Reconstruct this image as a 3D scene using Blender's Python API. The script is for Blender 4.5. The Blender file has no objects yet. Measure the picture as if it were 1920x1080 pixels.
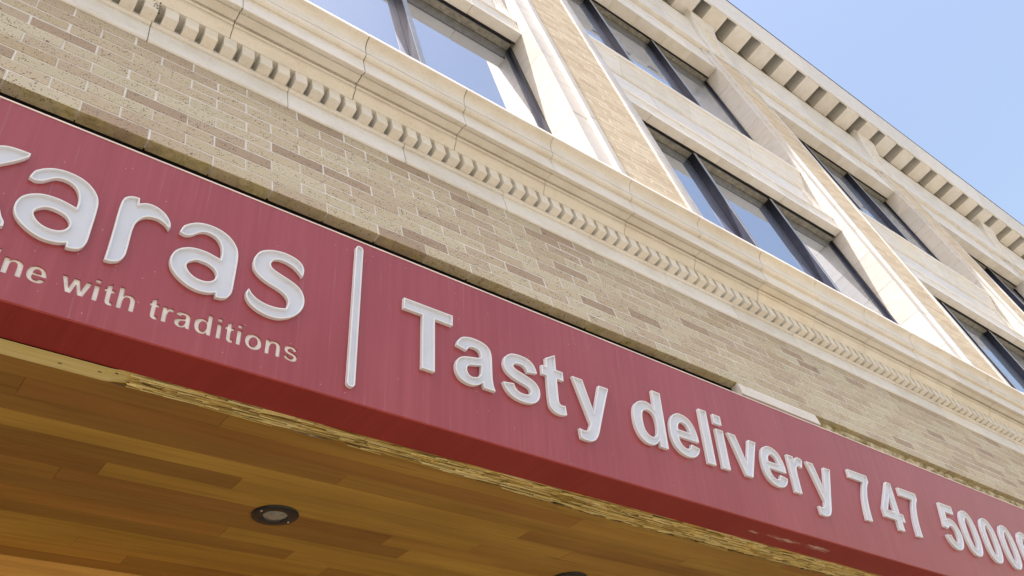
import bpy, bmesh, math, random
from mathutils import Vector, Matrix, noise as mnoise
from mathutils.geometry import tessellate_polygon

random.seed(11)
SC = bpy.context.scene
COL = SC.collection

# ------------------------------------------------------------------ camera
HC = 1.55                       # eye height above the pavement
cam_d = bpy.data.cameras.new('camera')
cam = bpy.data.objects.new('camera', cam_d)
COL.objects.link(cam)
cam_d.sensor_fit = 'HORIZONTAL'
cam_d.sensor_width = 36.0
cam_d.lens = 36.0 * 1627.95 / 1920.0
cam_d.clip_start = 0.05
cam_d.clip_end = 2000.0
cam.matrix_world = Matrix((
    (0.7872906, -0.3264829, -0.5230511, 0.0),
    (-0.5784193, -0.6848819, -0.4431343, 0.0),
    (-0.2135524, 0.6514183, -0.7280451, HC),
    (0, 0, 0, 1)))
SC.camera = cam

# ------------------------------------------------------------------ light
SUN_TO = Vector((-0.50, -0.117, 1.0)).normalized()     # direction towards the sun
SUN_EL = math.asin(SUN_TO.z)
world = bpy.data.worlds.new('World')
SC.world = world
world.use_nodes = True
wn = world.node_tree.nodes
bg = wn['Background']
sky = wn.new('ShaderNodeTexSky')
sky.sky_type = 'NISHITA'
sky.sun_disc = False
sky.sun_elevation = SUN_EL
sky.sun_rotation = math.atan2(SUN_TO.x, SUN_TO.y)
sky.altitude = 300
sky.air_density = 2.0
sky.dust_density = 6.0
sky.ozone_density = 0.4
world.node_tree.links.new(sky.outputs['Color'], bg.inputs['Color'])
bg.inputs['Strength'].default_value = 0.10

sun_d = bpy.data.lights.new('sun', 'SUN')
sun_d.energy = 2.7
sun_d.angle = math.radians(0.5)
sun_d.color = (1.0, 0.95, 0.87)
sun = bpy.data.objects.new('sun', sun_d)
COL.objects.link(sun)
sun.location = SUN_TO * 60
sun.rotation_euler = SUN_TO.to_track_quat('Z', 'Y').to_euler()

vs = SC.view_settings
vs.view_transform = 'Standard'
vs.look = 'None'
vs.gamma = 1.0
vs.use_curve_mapping = False
vs.exposure = 1.40
vs.use_white_balance = True
vs.white_balance_temperature = 6450
vs.white_balance_tint = 18

# ------------------------------------------------------------------ materials
def mat(name):
    m = bpy.data.materials.new(name)
    m.use_nodes = True
    nt = m.node_tree
    return m, nt, nt.nodes['Principled BSDF'], nt.links

def nd(nt, t, **kw):
    n = nt.nodes.new(t)
    for k, v in kw.items():
        setattr(n, k, v)
    return n

def ramp(nt, stops, interp='LINEAR'):
    r = nd(nt, 'ShaderNodeValToRGB')
    r.color_ramp.interpolation = interp
    el = r.color_ramp.elements
    while len(el) < len(stops):
        el.new(0.5)
    for e, (p, c) in zip(el, stops):
        e.position = p
        e.color = (*c, 1) if len(c) == 3 else c
    return r

def mapped(nt, scale=(1, 1, 1), loc=(0, 0, 0)):
    g = nd(nt, 'ShaderNodeNewGeometry')
    mp = nd(nt, 'ShaderNodeMapping')
    mp.inputs['Scale'].default_value = scale
    mp.inputs['Location'].default_value = loc
    nt.links.new(g.outputs['Position'], mp.inputs['Vector'])
    return mp.outputs['Vector']

def noise_tex(nt, vec, scale, detail=4, rough=0.55, dist=0.0):
    n = nd(nt, 'ShaderNodeTexNoise')
    n.inputs['Scale'].default_value = scale
    n.inputs['Detail'].default_value = detail
    n.inputs['Roughness'].default_value = rough
    n.inputs['Distortion'].default_value = dist
    nt.links.new(vec, n.inputs['Vector'])
    return n.outputs['Fac']

def mix(nt, fac, a, b, mode='MIX'):
    m = nd(nt, 'ShaderNodeMix', data_type='RGBA', blend_type=mode)
    for s, v in ((m.inputs[0], fac), (m.inputs[6], a), (m.inputs[7], b)):
        if hasattr(v, 'type') and hasattr(v, 'node'):
            nt.links.new(v, s)
        elif isinstance(v, (int, float)):
            s.default_value = v
        else:
            s.default_value = (*v, 1)
    return m.outputs[2]

def mathn(nt, op, a, b=None, c=None):
    m = nd(nt, 'ShaderNodeMath', operation=op)
    for s, v in zip(m.inputs, (a, b, c)):
        if v is None:
            continue
        if hasattr(v, 'node'):
            nt.links.new(v, s)
        else:
            s.default_value = v
    return m.outputs[0]

def bump(nt, bsdf, height, strength=0.3, dist=0.004):
    b = nd(nt, 'ShaderNodeBump')
    b.inputs['Strength'].default_value = strength
    b.inputs['Distance'].default_value = dist
    nt.links.new(height, b.inputs['Height'])
    nt.links.new(b.outputs['Normal'], bsdf.inputs['Normal'])

M = {}

def make_stone(name, base, warm, rough=0.42):
    m, nt, b, L = mat(name)
    v = mapped(nt)
    big = noise_tex(nt, v, 1.6, 5, 0.6)
    med = noise_tex(nt, mapped(nt, (6, 6, 16)), 1.0, 5, 0.6)
    fine = noise_tex(nt, v, 70, 3, 0.6)
    c = mix(nt, big, base, warm)
    oi = nd(nt, 'ShaderNodeObjectInfo')
    tint = ramp(nt, [(0.0, (0.90, 0.88, 0.84)), (0.5, (1, 1, 1)), (1.0, (1.0, 0.97, 0.91))])
    L.new(oi.outputs['Random'], tint.inputs['Fac'])
    c = mix(nt, 1.0, c, tint.outputs['Color'], 'MULTIPLY')
    dr = ramp(nt, [(0.38, (0.80, 0.76, 0.67)), (0.56, (1, 1, 1))])
    L.new(med, dr.inputs['Fac'])
    c = mix(nt, 0.36, c, dr.outputs['Color'], 'MULTIPLY')
    sp = ramp(nt, [(0.30, (0.80, 0.77, 0.72)), (0.46, (1, 1, 1))])
    L.new(fine, sp.inputs['Fac'])
    c = mix(nt, 0.45, c, sp.outputs['Color'], 'MULTIPLY')
    L.new(c, b.inputs['Base Color'])
    b.inputs['Roughness'].default_value = rough
    bump(nt, b, fine, 0.25, 0.002)
    return m

M['stone'] = make_stone('cream_terracotta', (0.715, 0.715, 0.69), (0.775, 0.775, 0.75))
M['stone_band'] = make_stone('pale_terracotta', (0.70, 0.71, 0.71), (0.755, 0.765, 0.765))
M['stone_jamb_shaded'] = make_stone('shaded_jamb_terracotta', (0.55, 0.54, 0.525), (0.61, 0.60, 0.585))  # same stone, darker: shade of the roof cornice put into the colour
M['stone_block'] = make_stone('grey_white_stone', (0.62, 0.61, 0.60), (0.70, 0.69, 0.67), 0.6)

# joints in the stone
m, nt, b, L = mat('stone_joint')
c = ramp(nt, [(0.35, (0.10, 0.085, 0.06)), (0.65, (0.30, 0.26, 0.18))])
L.new(noise_tex(nt, mapped(nt), 14, 3), c.inputs['Fac'])
L.new(c.outputs['Color'], b.inputs['Base Color'])
b.inputs['Roughness'].default_value = 0.9
M['joint'] = m

def make_brick(name, attr, pal_stops=None):
    m, nt, b, L = mat(name)
    if attr:
        a = nd(nt, 'ShaderNodeAttribute', attribute_name='tone')
        rnd = a.outputs['Fac']
    else:
        oi = nd(nt, 'ShaderNodeObjectInfo')
        rnd = oi.outputs['Random']
    pal = ramp(nt, pal_stops or [(0.0, (0.310, 0.228, 0.165)), (0.07, (0.345, 0.262, 0.192)), (0.11, (0.405, 0.332, 0.248)),
                    (0.38, (0.460, 0.392, 0.290)), (0.58, (0.500, 0.442, 0.325)), (0.78, (0.485, 0.448, 0.335)),
                    (0.84, (0.400, 0.322, 0.212)), (0.90, (0.500, 0.458, 0.348)), (1.0, (0.540, 0.498, 0.385))])
    L.new(rnd, pal.inputs['Fac'])
    v = mapped(nt)
    big = noise_tex(nt, v, 9, 4, 0.6)
    col = mix(nt, mathn(nt, 'MULTIPLY', big, 0.26), pal.outputs['Color'], (0.49, 0.455, 0.37))
    # iron spots
    vo = nd(nt, 'ShaderNodeTexVoronoi', feature='F1')
    vo.inputs['Scale'].default_value = 120
    vo.inputs['Randomness'].default_value = 1.0
    L.new(v, vo.inputs['Vector'])
    clump = noise_tex(nt, v, 22, 3, 0.6)
    th = mathn(nt, 'MULTIPLY_ADD', clump, 0.85, -0.14)
    spot = mathn(nt, 'LESS_THAN', vo.outputs['Distance'], th)
    rs = nd(nt, 'ShaderNodeSeparateColor')
    L.new(vo.outputs['Color'], rs.inputs[0])
    keep = mathn(nt, 'GREATER_THAN', rs.outputs[0], 0.42)
    spot = mathn(nt, 'MULTIPLY', mathn(nt, 'MULTIPLY', spot, keep), 0.30 if pal_stops else 0.80)
    col = mix(nt, spot, col, (0.115, 0.075, 0.06))
    fine = noise_tex(nt, v, 240, 2, 0.5)
    fr = ramp(nt, [(0.3, (0.78, 0.76, 0.74)), (0.6, (1.05, 1.05, 1.05))])
    L.new(fine, fr.inputs['Fac'])
    col = mix(nt, 0.8, col, fr.outputs['Color'], 'MULTIPLY')
    if not attr:
        # moss on the lower lip of the lowest course, brown tint growing towards the stone band
        g = nd(nt, 'ShaderNodeNewGeometry')
        sx = nd(nt, 'ShaderNodeSeparateXYZ')
        L.new(g.outputs['Position'], sx.inputs[0])
        z = sx.outputs['Z']
        nz = noise_tex(nt, mapped(nt, (9, 9, 14)), 1.0, 5, 0.65)
        zz = mathn(nt, 'SUBTRACT', z, mathn(nt, 'MULTIPLY', nz, 0.026))
        mr = nd(nt, 'ShaderNodeMapRange')
        mr.inputs['From Min'].default_value = HC + 2.6085
        mr.inputs['From Max'].default_value = HC + 2.598
        L.new(zz, mr.inputs['Value'])
        mn = noise_tex(nt, v, 26, 5, 0.75)
        mc = ramp(nt, [(0.30, (0.13, 0.12, 0.035)), (0.42, (0.36, 0.335, 0.12)), (0.54, (0.52, 0.48, 0.22)), (0.70, (0.66, 0.61, 0.40))])
        L.new(mn, mc.inputs['Fac'])
        col = mix(nt, mathn(nt, 'MULTIPLY', mr.outputs[0], 0.94), col, mc.outputs['Color'])
        mr2 = nd(nt, 'ShaderNodeMapRange')
        mr2.inputs['From Min'].default_value = HC + 3.13
        mr2.inputs['From Max'].default_value = HC + 3.27
        L.new(z, mr2.inputs['Value'])
        dn = noise_tex(nt, mapped(nt, (2.2, 2, 5)), 1.0, 4, 0.6)
        dm = mathn(nt, 'MULTIPLY', mr2.outputs[0], mathn(nt, 'MULTIPLY', dn, 0.75))
        col = mix(nt, dm, col, (0.26, 0.20, 0.125))
    L.new(col, b.inputs['Base Color'])
    b.inputs['Roughness'].default_value = 0.85
    bump(nt, b, fine, 0.35, 0.002)
    return m

M['brick'] = make_brick('speckled_brick', False)
M['brick_far'] = make_brick('speckled_brick_field', True)
M['brick_sunlit'] = make_brick('sunlit_pier_brick', True, [(0.0, (0.52, 0.425, 0.305)), (0.2, (0.57, 0.485, 0.355)), (0.6, (0.61, 0.535, 0.40)), (1.0, (0.66, 0.59, 0.455))])  # lighter brick palette: sunlight on the piers put into the colour

m, nt, b, L = mat('mortar')
c = ramp(nt, [(0.3, (0.52, 0.515, 0.50)), (0.7, (0.68, 0.675, 0.66))])
L.new(noise_tex(nt, mapped(nt), 18, 4), c.inputs['Fac'])
L.new(c.outputs['Color'], b.inputs['Base Color'])
b.inputs['Roughness'].default_value = 0.95
M['mortar'] = m

m, nt, b, L = mat('mossy_mortar')
c = ramp(nt, [(0.36, (0.17, 0.15, 0.055)), (0.47, (0.36, 0.33, 0.19)), (0.58, (0.60, 0.57, 0.47))])
L.new(noise_tex(nt, mapped(nt, (14, 30, 30)), 1.0, 5, 0.7), c.inputs['Fac'])
L.new(c.outputs['Color'], b.inputs['Base Color'])
b.inputs['Roughness'].default_value = 0.95
M['bead'] = m

# sign paint: weathered red with vertical streaks
def make_red(name, under):
    m, nt, b, L = mat(name)
    streak = noise_tex(nt, mapped(nt, (38, 1.2, 1.2)), 1.0, 4, 0.65)
    wide = noise_tex(nt, mapped(nt, (3.2, 1.5, 1.5)), 1.0, 3, 0.5)
    fine = noise_tex(nt, mapped(nt), 60, 3, 0.6)
    if under:
        lo, hi = (0.275, 0.020, 0.018), (0.345, 0.034, 0.028)
    else:
        lo, hi = (0.265, 0.030, 0.046), (0.335, 0.056, 0.078)
    s = mathn(nt, 'MULTIPLY_ADD', streak, 0.65, mathn(nt, 'MULTIPLY', wide, 0.45))
    r = ramp(nt, [(0.36, lo), (0.74, hi)])
    L.new(s, r.inputs['Fac'])
    col = r.outputs['Color']
    if not under:
        # chalky run-off lines and pale specks
        st2 = noise_tex(nt, mapped(nt, (95, 2.2, 2.2), (4, 0, 0)), 1.0, 3, 0.6)
        r2 = ramp(nt, [(0.63, (0, 0, 0)), (0.80, (1, 1, 1))])
        L.new(st2, r2.inputs['Fac'])
        col = mix(nt, mathn(nt, 'MULTIPLY', r2.outputs['Color'], 0.22), col, (0.50, 0.33, 0.38))
        sp = nd(nt, 'ShaderNodeTexVoronoi')
        sp.inputs['Scale'].default_value = 26
        L.new(mapped(nt), sp.inputs['Vector'])
        dot = mathn(nt, 'LESS_THAN', sp.outputs['Distance'], 0.045)
        col = mix(nt, mathn(nt, 'MULTIPLY', dot, 0.55), col, (0.62, 0.50, 0.48))
    else:
        # scuffed patches of bare undercoat near the phone number
        g = nd(nt, 'ShaderNodeNewGeometry')
        sx = nd(nt, 'ShaderNodeSeparateXYZ')
        L.new(g.outputs['Position'], sx.inputs[0])
        fac = None
        for (cx, cy, rx, ry) in ((3.45, 1.833, 0.17, 0.024), (3.68, 1.826, 0.15, 0.026), (3.23, 1.837, 0.06, 0.014)):
            dx = mathn(nt, 'DIVIDE', mathn(nt, 'SUBTRACT', sx.outputs['X'], cx), rx)
            dy = mathn(nt, 'DIVIDE', mathn(nt, 'SUBTRACT', sx.outputs['Y'], cy), ry)
            d = mathn(nt, 'ADD', mathn(nt, 'MULTIPLY', dx, dx), mathn(nt, 'MULTIPLY', dy, dy))
            e = mathn(nt, 'SUBTRACT', 1.0, d)
            e = mathn(nt, 'MAXIMUM', e, 0.0)
            fac = e if fac is None else mathn(nt, 'MAXIMUM', fac, e)
        ns = noise_tex(nt, mapped(nt, (16, 120, 120)), 1.0, 6, 0.8)
        gate = mathn(nt, 'GREATER_THAN', fac, 0.0)
        k = mathn(nt, 'MULTIPLY', gate, mathn(nt, 'MULTIPLY_ADD', fac, 0.26, ns))
        r3 = ramp(nt, [(0.66, (0, 0, 0)), (0.80, (1, 1, 1))])
        L.new(k, r3.inputs['Fac'])
        col = mix(nt, r3.outputs['Color'], col, (0.62, 0.42, 0.36))
    L.new(col, b.inputs['Base Color'])
    b.inputs['Roughness'].default_value = 0.36 if not under else 0.45
    b.inputs['Specular IOR Level'].default_value = 0.55
    if not under:
        b.inputs['Coat Weight'].default_value = 0.30
        b.inputs['Coat Roughness'].default_value = 0.30
    bump(nt, b, fine, 0.06, 0.001)
    return m

M['red'] = make_red('red_sign_paint', False)
M['red_under'] = make_red('red_underside_paint', True)

def plain(name, col, rough=0.5, metal=0.0, var=0.12, scale=6.0):
    m, nt, b, L = mat(name)
    lo = tuple(x * (1 - var) for x in col)
    hi = tuple(min(1, x * (1 + var)) for x in col)
    r = ramp(nt, [(0.35, lo), (0.65, hi)])
    L.new(noise_tex(nt, mapped(nt), scale, 4, 0.6), r.inputs['Fac'])
    L.new(r.outputs['Color'], b.inputs['Base Color'])
    b.inputs['Roughness'].default_value = rough
    b.inputs['Metallic'].default_value = metal
    return m

M['letter'] = plain('white_letter_plastic', (0.585, 0.645, 0.775), 0.35, 0, 0.03, 9)
M['letter_rim'] = plain('white_letter_rim', (0.715, 0.755, 0.825), 0.3, 0, 0.02, 9)
M['inset'] = plain('grey_white_inset', (0.80, 0.82, 0.84), 0.5, 0, 0.06, 30)
M['trim'] = plain('pale_metal_trim', (0.72, 0.62, 0.60), 0.4, 0.0, 0.10, 8)
M['weed'] = plain('dry_weed', (0.12, 0.11, 0.045), 0.8, 0, 0.5, 60)
M['black'] = plain('gap_shade_black', (0.012, 0.011, 0.010), 0.9)
M['frame'] = plain('dark_window_frame', (0.040, 0.044, 0.064), 0.46, 1.0, 0.10, 12)
M['cap'] = plain('grey_frame_cap', (0.26, 0.285, 0.32), 0.40, 0.3, 0.06, 12)
M['frame'].node_tree.nodes['Principled BSDF'].inputs['Specular IOR Level'].default_value = 0.28
M['head'] = plain('grey_window_head', (0.20, 0.195, 0.165), 0.6, 0, 0.3, 25)
M['near_black'] = plain('near_black_fill', (0.02, 0.018, 0.015), 0.8)
M['lamp_black'] = plain('black_lamp_ring', (0.012, 0.013, 0.017), 0.35)
M['lamp_glass'] = plain('frosted_lamp_glass', (0.30, 0.295, 0.265), 0.25, 0, 0.18, 40)
M['core'] = plain('dull_render', (0.25, 0.23, 0.20), 0.9)
M['roof_metal'] = plain('dark_roof_edge', (0.05, 0.055, 0.07), 0.4)

# mirror-like window glass
m, nt, b, L = mat('coated_window_glass')
gl = nd(nt, 'ShaderNodeBsdfGlossy')
gl.inputs['Color'].default_value = (0.47, 0.50, 0.545, 1)
gl.inputs['Roughness'].default_value = 0.004
b.inputs['Base Color'].default_value = (0.012, 0.014, 0.02, 1)
b.inputs['Roughness'].default_value = 0.5
wv = noise_tex(nt, mapped(nt), 0.9, 2)
bp = nd(nt, 'ShaderNodeBump')
bp.inputs['Strength'].default_value = 0.02
bp.inputs['Distance'].default_value = 0.02
L.new(wv, bp.inputs['Height'])
L.new(bp.outputs['Normal'], gl.inputs['Normal'])
ad = nd(nt, 'ShaderNodeAddShader')
L.new(gl.outputs[0], ad.inputs[0])
L.new(b.outputs[0], ad.inputs[1])
L.new(ad.outputs[0], nt.nodes['Material Output'].inputs['Surface'])
M['glass'] = m

# varnished planks: tone comes from each plank's own object colour
m, nt, b, L = mat('varnished_plank')
oi = nd(nt, 'ShaderNodeObjectInfo')
tc = nd(nt, 'ShaderNodeTexCoord')
mp = nd(nt, 'ShaderNodeMapping')
mp.inputs['Scale'].default_value = (1.1, 26, 26)
L.new(tc.outputs['Object'], mp.inputs['Vector'])
off = nd(nt, 'ShaderNodeVectorMath', operation='SCALE')
cmb = nd(nt, 'ShaderNodeCombineXYZ')
for i in range(3):
    L.new(oi.outputs['Random'], cmb.inputs[i])
L.new(cmb.outputs[0], off.inputs[0])
off.inputs['Scale'].default_value = 37.0
addv = nd(nt, 'ShaderNodeVectorMath', operation='ADD')
L.new(mp.outputs[0], addv.inputs[0])
L.new(off.outputs[0], addv.inputs[1])
gr = noise_tex(nt, addv.outputs[0], 1.0, 5, 0.6, 1.2)
gr2 = noise_tex(nt, mapped(nt, (1.3, 5, 5)), 1.0, 3, 0.5)
rr = ramp(nt, [(0.28, (0.70, 0.64, 0.58)), (0.50, (0.95, 0.95, 0.95)), (0.72, (1.16, 1.18, 1.2))])
L.new(gr, rr.inputs['Fac'])
col = mix(nt, 0.75, oi.outputs['Color'], rr.outputs['Color'], 'MULTIPLY')
rr2 = ramp(nt, [(0.35, (0.80, 0.74, 0.68)), (0.65, (1.08, 1.08, 1.08))])
L.new(gr2, rr2.inputs['Fac'])
col = mix(nt, 0.8, col, rr2.outputs['Color'], 'MULTIPLY')
cr = noise_tex(nt, mapped(nt, (1.6, 34, 34), (3, 1, 0)), 1.0, 2, 0.4)
rc = ramp(nt, [(0.735, (0, 0, 0)), (0.775, (1, 1, 1))])
L.new(cr, rc.inputs['Fac'])
col = mix(nt, mathn(nt, 'MULTIPLY', rc.outputs['Color'], 0.6), col, (0.03, 0.014, 0.006))
L.new(col, b.inputs['Base Color'])
b.inputs['Roughness'].default_value = 0.42
b.inputs['Specular IOR Level'].default_value = 0.4
bump(nt, b, gr, 0.08, 0.001)
M['plank'] = m

# raw splintered wood
m, nt, b, L = mat('weathered_raw_wood')
a = nd(nt, 'ShaderNodeAttribute', attribute_name='tone')
g1 = noise_tex(nt, mapped(nt, (3.5, 120, 120)), 1.0, 5, 0.65, 0.5)
k = mathn(nt, 'MULTIPLY_ADD', g1, 0.7, mathn(nt, 'MULTIPLY', a.outputs['Fac'], 0.55))
r = ramp(nt, [(0.26, (0.06, 0.036, 0.014)), (0.40, (0.34, 0.22, 0.055)), (0.56, (0.64, 0.48, 0.14)), (0.80, (0.78, 0.68, 0.34))])
L.new(k, r.inputs['Fac'])
L.new(r.outputs['Color'], b.inputs['Base Color'])
b.inputs['Roughness'].default_value = 0.7
bump(nt, b, g1, 0.6, 0.003)
M['rawwood'] = m
m, nt, b, L = mat('flaking_sealant')
r = ramp(nt, [(0.38, (0.055, 0.042, 0.026)), (0.56, (0.20, 0.165, 0.115)), (0.70, (0.52, 0.46, 0.36))])
L.new(noise_tex(nt, mapped(nt, (12, 40, 40)), 1.0, 4, 0.7), r.inputs['Fac'])
L.new(r.outputs['Color'], b.inputs['Base Color'])
b.inputs['Roughness'].default_value = 0.8
M['flake'] = m

m, nt, b, L = mat('pale_paving')
r = ramp(nt, [(0.35, (0.255, 0.222, 0.162)), (0.65, (0.305, 0.262, 0.185))])
L.new(noise_tex(nt, mapped(nt), 1.3, 6, 0.65), r.inputs['Fac'])
L.new(r.outputs['Color'], b.inputs['Base Color'])
b.inputs['Roughness'].default_value = 0.85
M['paving'] = m

# ------------------------------------------------------------------ object helpers
WORLD = {}

def link(o, parent, origin):
    COL.objects.link(o)
    WORLD[o.name] = Vector(origin)
    if parent is not None:
        o.parent = parent
        o.location = Vector(origin) - WORLD[parent.name]
    else:
        o.location = origin
    return o

def thing(name, label, cat, loc, group=None):
    o = bpy.data.objects.new(name, None)
    o.empty_display_size = 0.2
    link(o, None, (loc[0], loc[1], loc[2] + HC))
    o['label'] = label
    o['category'] = cat
    if group:
        o['group'] = group
    return o

class MB:
    """collects polygons in camera-height coordinates (z=0 at the eye) and builds one mesh object"""
    def __init__(s):
        s.v, s.f, s.m, s.tone = [], [], [], []
    def face(s, pts, mi=0, tone=0.5):
        i = len(s.v)
        s.v += [tuple(p) for p in pts]
        s.f.append(tuple(range(i, i + len(pts))))
        s.m.append(mi)
        s.tone.append(tone)
    def mesh(s, vs_, fs, mi=0, tone=0.5):
        i = len(s.v)
        s.v += [tuple(p) for p in vs_]
        for f in fs:
            s.f.append(tuple(i + k for k in f))
            s.m.append(mi)
            s.tone.append(tone)
    def box(s, x0, x1, y0, y1, z0, z1, mi=0, tone=0.5, ch=0.0):
        if ch <= 0:
            v = [(x, y, z) for z in (z0, z1) for y in (y0, y1) for x in (x0, x1)]
            s.mesh(v, [(0, 2, 3, 1), (4, 5, 7, 6), (0, 1, 5, 4), (2, 6, 7, 3), (0, 4, 6, 2), (1, 3, 7, 5)], mi, tone)
        else:               # front (low y) edges chamfered
            a = [(x0 + ch, y0, z0 + ch), (x1 - ch, y0, z0 + ch), (x1 - ch, y0, z1 - ch), (x0 + ch, y0, z1 - ch)]
            m_ = [(x0, y0 + ch, z0), (x1, y0 + ch, z0), (x1, y0 + ch, z1), (x0, y0 + ch, z1)]
            c_ = [(x0, y1, z0), (x1, y1, z0), (x1, y1, z1), (x0, y1, z1)]
            v = a + m_ + c_
            f = [(0, 1, 2, 3)]
            for i in range(4):
                j = (i + 1) % 4
                f += [(i, i + 4, j + 4, j), (i + 4, i + 8, j + 8, j + 4)]
            s.mesh(v, f, mi, tone)
    def prism_x(s, prof, x0, x1, mi=0, tone=0.5, caps=True):
        """prof: closed (y,z) loop"""
        n = len(prof)
        v = [(x0, y, z) for y, z in prof] + [(x1, y, z) for y, z in prof]
        f = [(i, (i + 1) % n, n + (i + 1) % n, n + i) for i in range(n)]
        s.mesh(v, f, mi, tone)
        if caps:
            tri = tessellate_polygon([[Vector((y, z, 0)) for y, z in prof]])
            s.mesh([(x0, y, z) for y, z in prof], tri, mi, tone)
            s.mesh([(x1, y, z) for y, z in prof], tri, mi, tone)
    def prism_z(s, prof, z0, z1, mi=0, tone=0.5):
        """prof: closed (x,y) loop"""
        n = len(prof)
        v = [(x, y, z0) for x, y in prof] + [(x, y, z1) for x, y in prof]
        f = [(i, (i + 1) % n, n + (i + 1) % n, n + i) for i in range(n)]
        s.mesh(v, f, mi, tone)
        tri = tessellate_polygon([[Vector((x, y, 0)) for x, y in prof]])
        s.mesh([(x, y, z0) for x, y in prof], tri, mi, tone)
        s.mesh([(x, y, z1) for x, y in prof], tri, mi, tone)
    def build(s, name, mats, parent=None, smooth=False, tone=False, origin=None, recalc=True):
        xs = [p[0] for p in s.v]; ys = [p[1] for p in s.v]; zs = [p[2] for p in s.v]
        o0 = Vector(((min(xs) + max(xs)) / 2, (min(ys) + max(ys)) / 2, (min(zs) + max(zs)) / 2)) if origin is None else Vector(origin)
        me = bpy.data.meshes.new(name)
        me.from_pydata([Vector(p) - o0 for p in s.v], [], s.f)
        if not isinstance(mats, (list, tuple)):
            mats = [mats]
        for mm in mats:
            me.materials.append(mm)
        me.polygons.foreach_set('material_index', s.m)
        if tone:
            at = me.attributes.new('tone', 'FLOAT', 'FACE')
            at.data.foreach_set('value', s.tone)
        if recalc:
            bm = bmesh.new()
            bm.from_mesh(me)
            bmesh.ops.remove_doubles(bm, verts=bm.verts, dist=1e-6)
            bmesh.ops.recalc_face_normals(bm, faces=bm.faces)
            bm.to_mesh(me)
            bm.free()
        if smooth:
            me.shade_smooth()
            try:
                me.set_sharp_from_angle(angle=math.radians(32))
            except Exception:
                pass
        me.update()
        o = bpy.data.objects.new(name, me)
        return link(o, parent, (o0.x, o0.y, o0.z + HC))

def inst(name, src, parent, loc):
    o = bpy.data.objects.new(name, src.data)
    return link(o, parent, (loc[0], loc[1], loc[2] + HC))

# ------------------------------------------------------------------ ground (below the frame, gives the warm bounce)
g = MB()
g.face([(-300, -300, -1.55), (300, -300, -1.55), (300, 300, -1.55), (-300, 300, -1.55)])
o = g.build('pavement', M['paving'], None, recalc=False)
o['kind'] = 'structure'

# ------------------------------------------------------------------ the building
bld = thing('building', 'cream stone and speckled brick building with tall dark windows and bracketed roof cornice',
            'building', (6, 5, -1.55))
XL, XR = -8.0, 26.0
cb = MB()
cb.box(XL, XR, 1.97, 9.5, 3.55, 12.80)                 # body behind the windows
cb.box(XL, XR, 1.70, 9.5, 2.68, 3.548)                  # floor zone above the entrance
cb.box(XL, XR, 3.75, 9.5, -1.55, 2.678)                 # ground floor, set back
cb.box(XL, -4.0, 1.66, 3.748, -1.55, 2.676)
cb.box(11.0, XR, 1.66, 3.748, -1.55, 2.676)
cb.build('wall_core', M['core'], bld)

# ---- lower brick wall
BZ0, BP, BL = 2.614, 0.0648, 0.2155
NROW = 10
BT = BZ0 + NROW * BP
mb = MB()
mb.box(XL, XR, 1.6012, 1.638, BZ0 + 0.005, BT - 0.003)
wall = mb.build('brick_wall', M['mortar'], bld)
mb = MB()
mb.box(XL, XR, 1.6465, 1.80, 2.630, 2.676)
mb.build('gap_shade', M['black'], wall)  # black sheet standing in for the shade inside the gap

bh, bl, jt = BP - 0.0058, BL - 0.0058, 0.0058
protos = []
for q in range(4):
    p = MB()
    rr_ = random.Random(q)
    x0, x1, z0, z1 = -bl / 2, bl / 2, -bh / 2, bh / 2
    p.box(x0, x1, 0, 0.0455, z0, z1, ch=0.0011 + 0.0004 * q)
    v = p.v[:]
    p.v = [(a + rr_.uniform(-.0011, .0011), b_ + rr_.uniform(-.0004, .0003), c + rr_.uniform(-.0009, .0009)) for a, b_, c in v]
    protos.append(p)
slots = []
for r in range(NROW):
    j0 = -0.043 if r % 2 == 0 else 0.0725
    for k in range(-6, 46):
        xc = j0 + (k + 0.5) * BL
        zc = BZ0 + (r + 0.5) * BP
        slots.append((xc, zc, r, k))
def seen(xc, zc):
    # inside the photographed stretch of wall
    rat = zc / 1.6
    xmax = {True: 1.0}[True] * (6.25 + (zc - 2.6) * 1.75)
    return -0.35 < xc < xmax + 0.3
near = sorted([s for s in slots if seen(s[0], s[1])], key=lambda s: s[0] ** 2 + 1.6 ** 2 + s[1] ** 2)
single = near[:300]
rest = [s for s in slots if s not in set(single)]
src = []
rng = random.Random(5)
def brick_off(r, k):
    w = random.Random(r * 977 + k * 13)
    return w.uniform(-0.0012, 0.0012), 1.6 + w.uniform(-0.0011, 0.0004), w.uniform(-0.0007, 0.0007)
for n_, (xc, zc, r, k) in enumerate(single):
    dx, y, dz = brick_off(r, k)
    i = (r * 7 + k * 3) % 4
    if len(src) < 4:
        i = len(src)
        q = MB(); q.v = [(a + xc + dx, b_ + y, c + zc + dz) for a, b_, c in protos[i].v]
        q.f, q.m, q.tone = protos[i].f[:], protos[i].m[:], protos[i].tone[:]
        src.append(q.build('brick', M['brick'], wall, origin=(xc + dx, y, zc + dz)))
    else:
        inst('brick', src[i], wall, (xc + dx, y, zc + dz))
q = MB()
for (xc, zc, r, k) in rest:
    dx, y, dz = brick_off(r, k)
    q.mesh([(a + xc + dx, b_ + y, c + zc + dz) for a, b_, c in protos[(r + k) % 4].v], protos[0].f, 0, random.Random(r * 31 + k).random())
o = q.build('brick_field', M['brick_far'], wall, tone=True)
o['kind'] = 'stuff'

# white stone pad bedded under the lowest course
q = MB()
q.prism_x([(1.600, 2.6125), (1.597, 2.610), (1.597, 2.542), (1.599, 2.540), (1.6415, 2.540), (1.6415, 2.6125)], 3.312, 3.955)
o = q.build('stone_pad', M['stone_block'], wall)
o['label'] = 'pale grey stone pad set under the brick above the word delivery'

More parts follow.
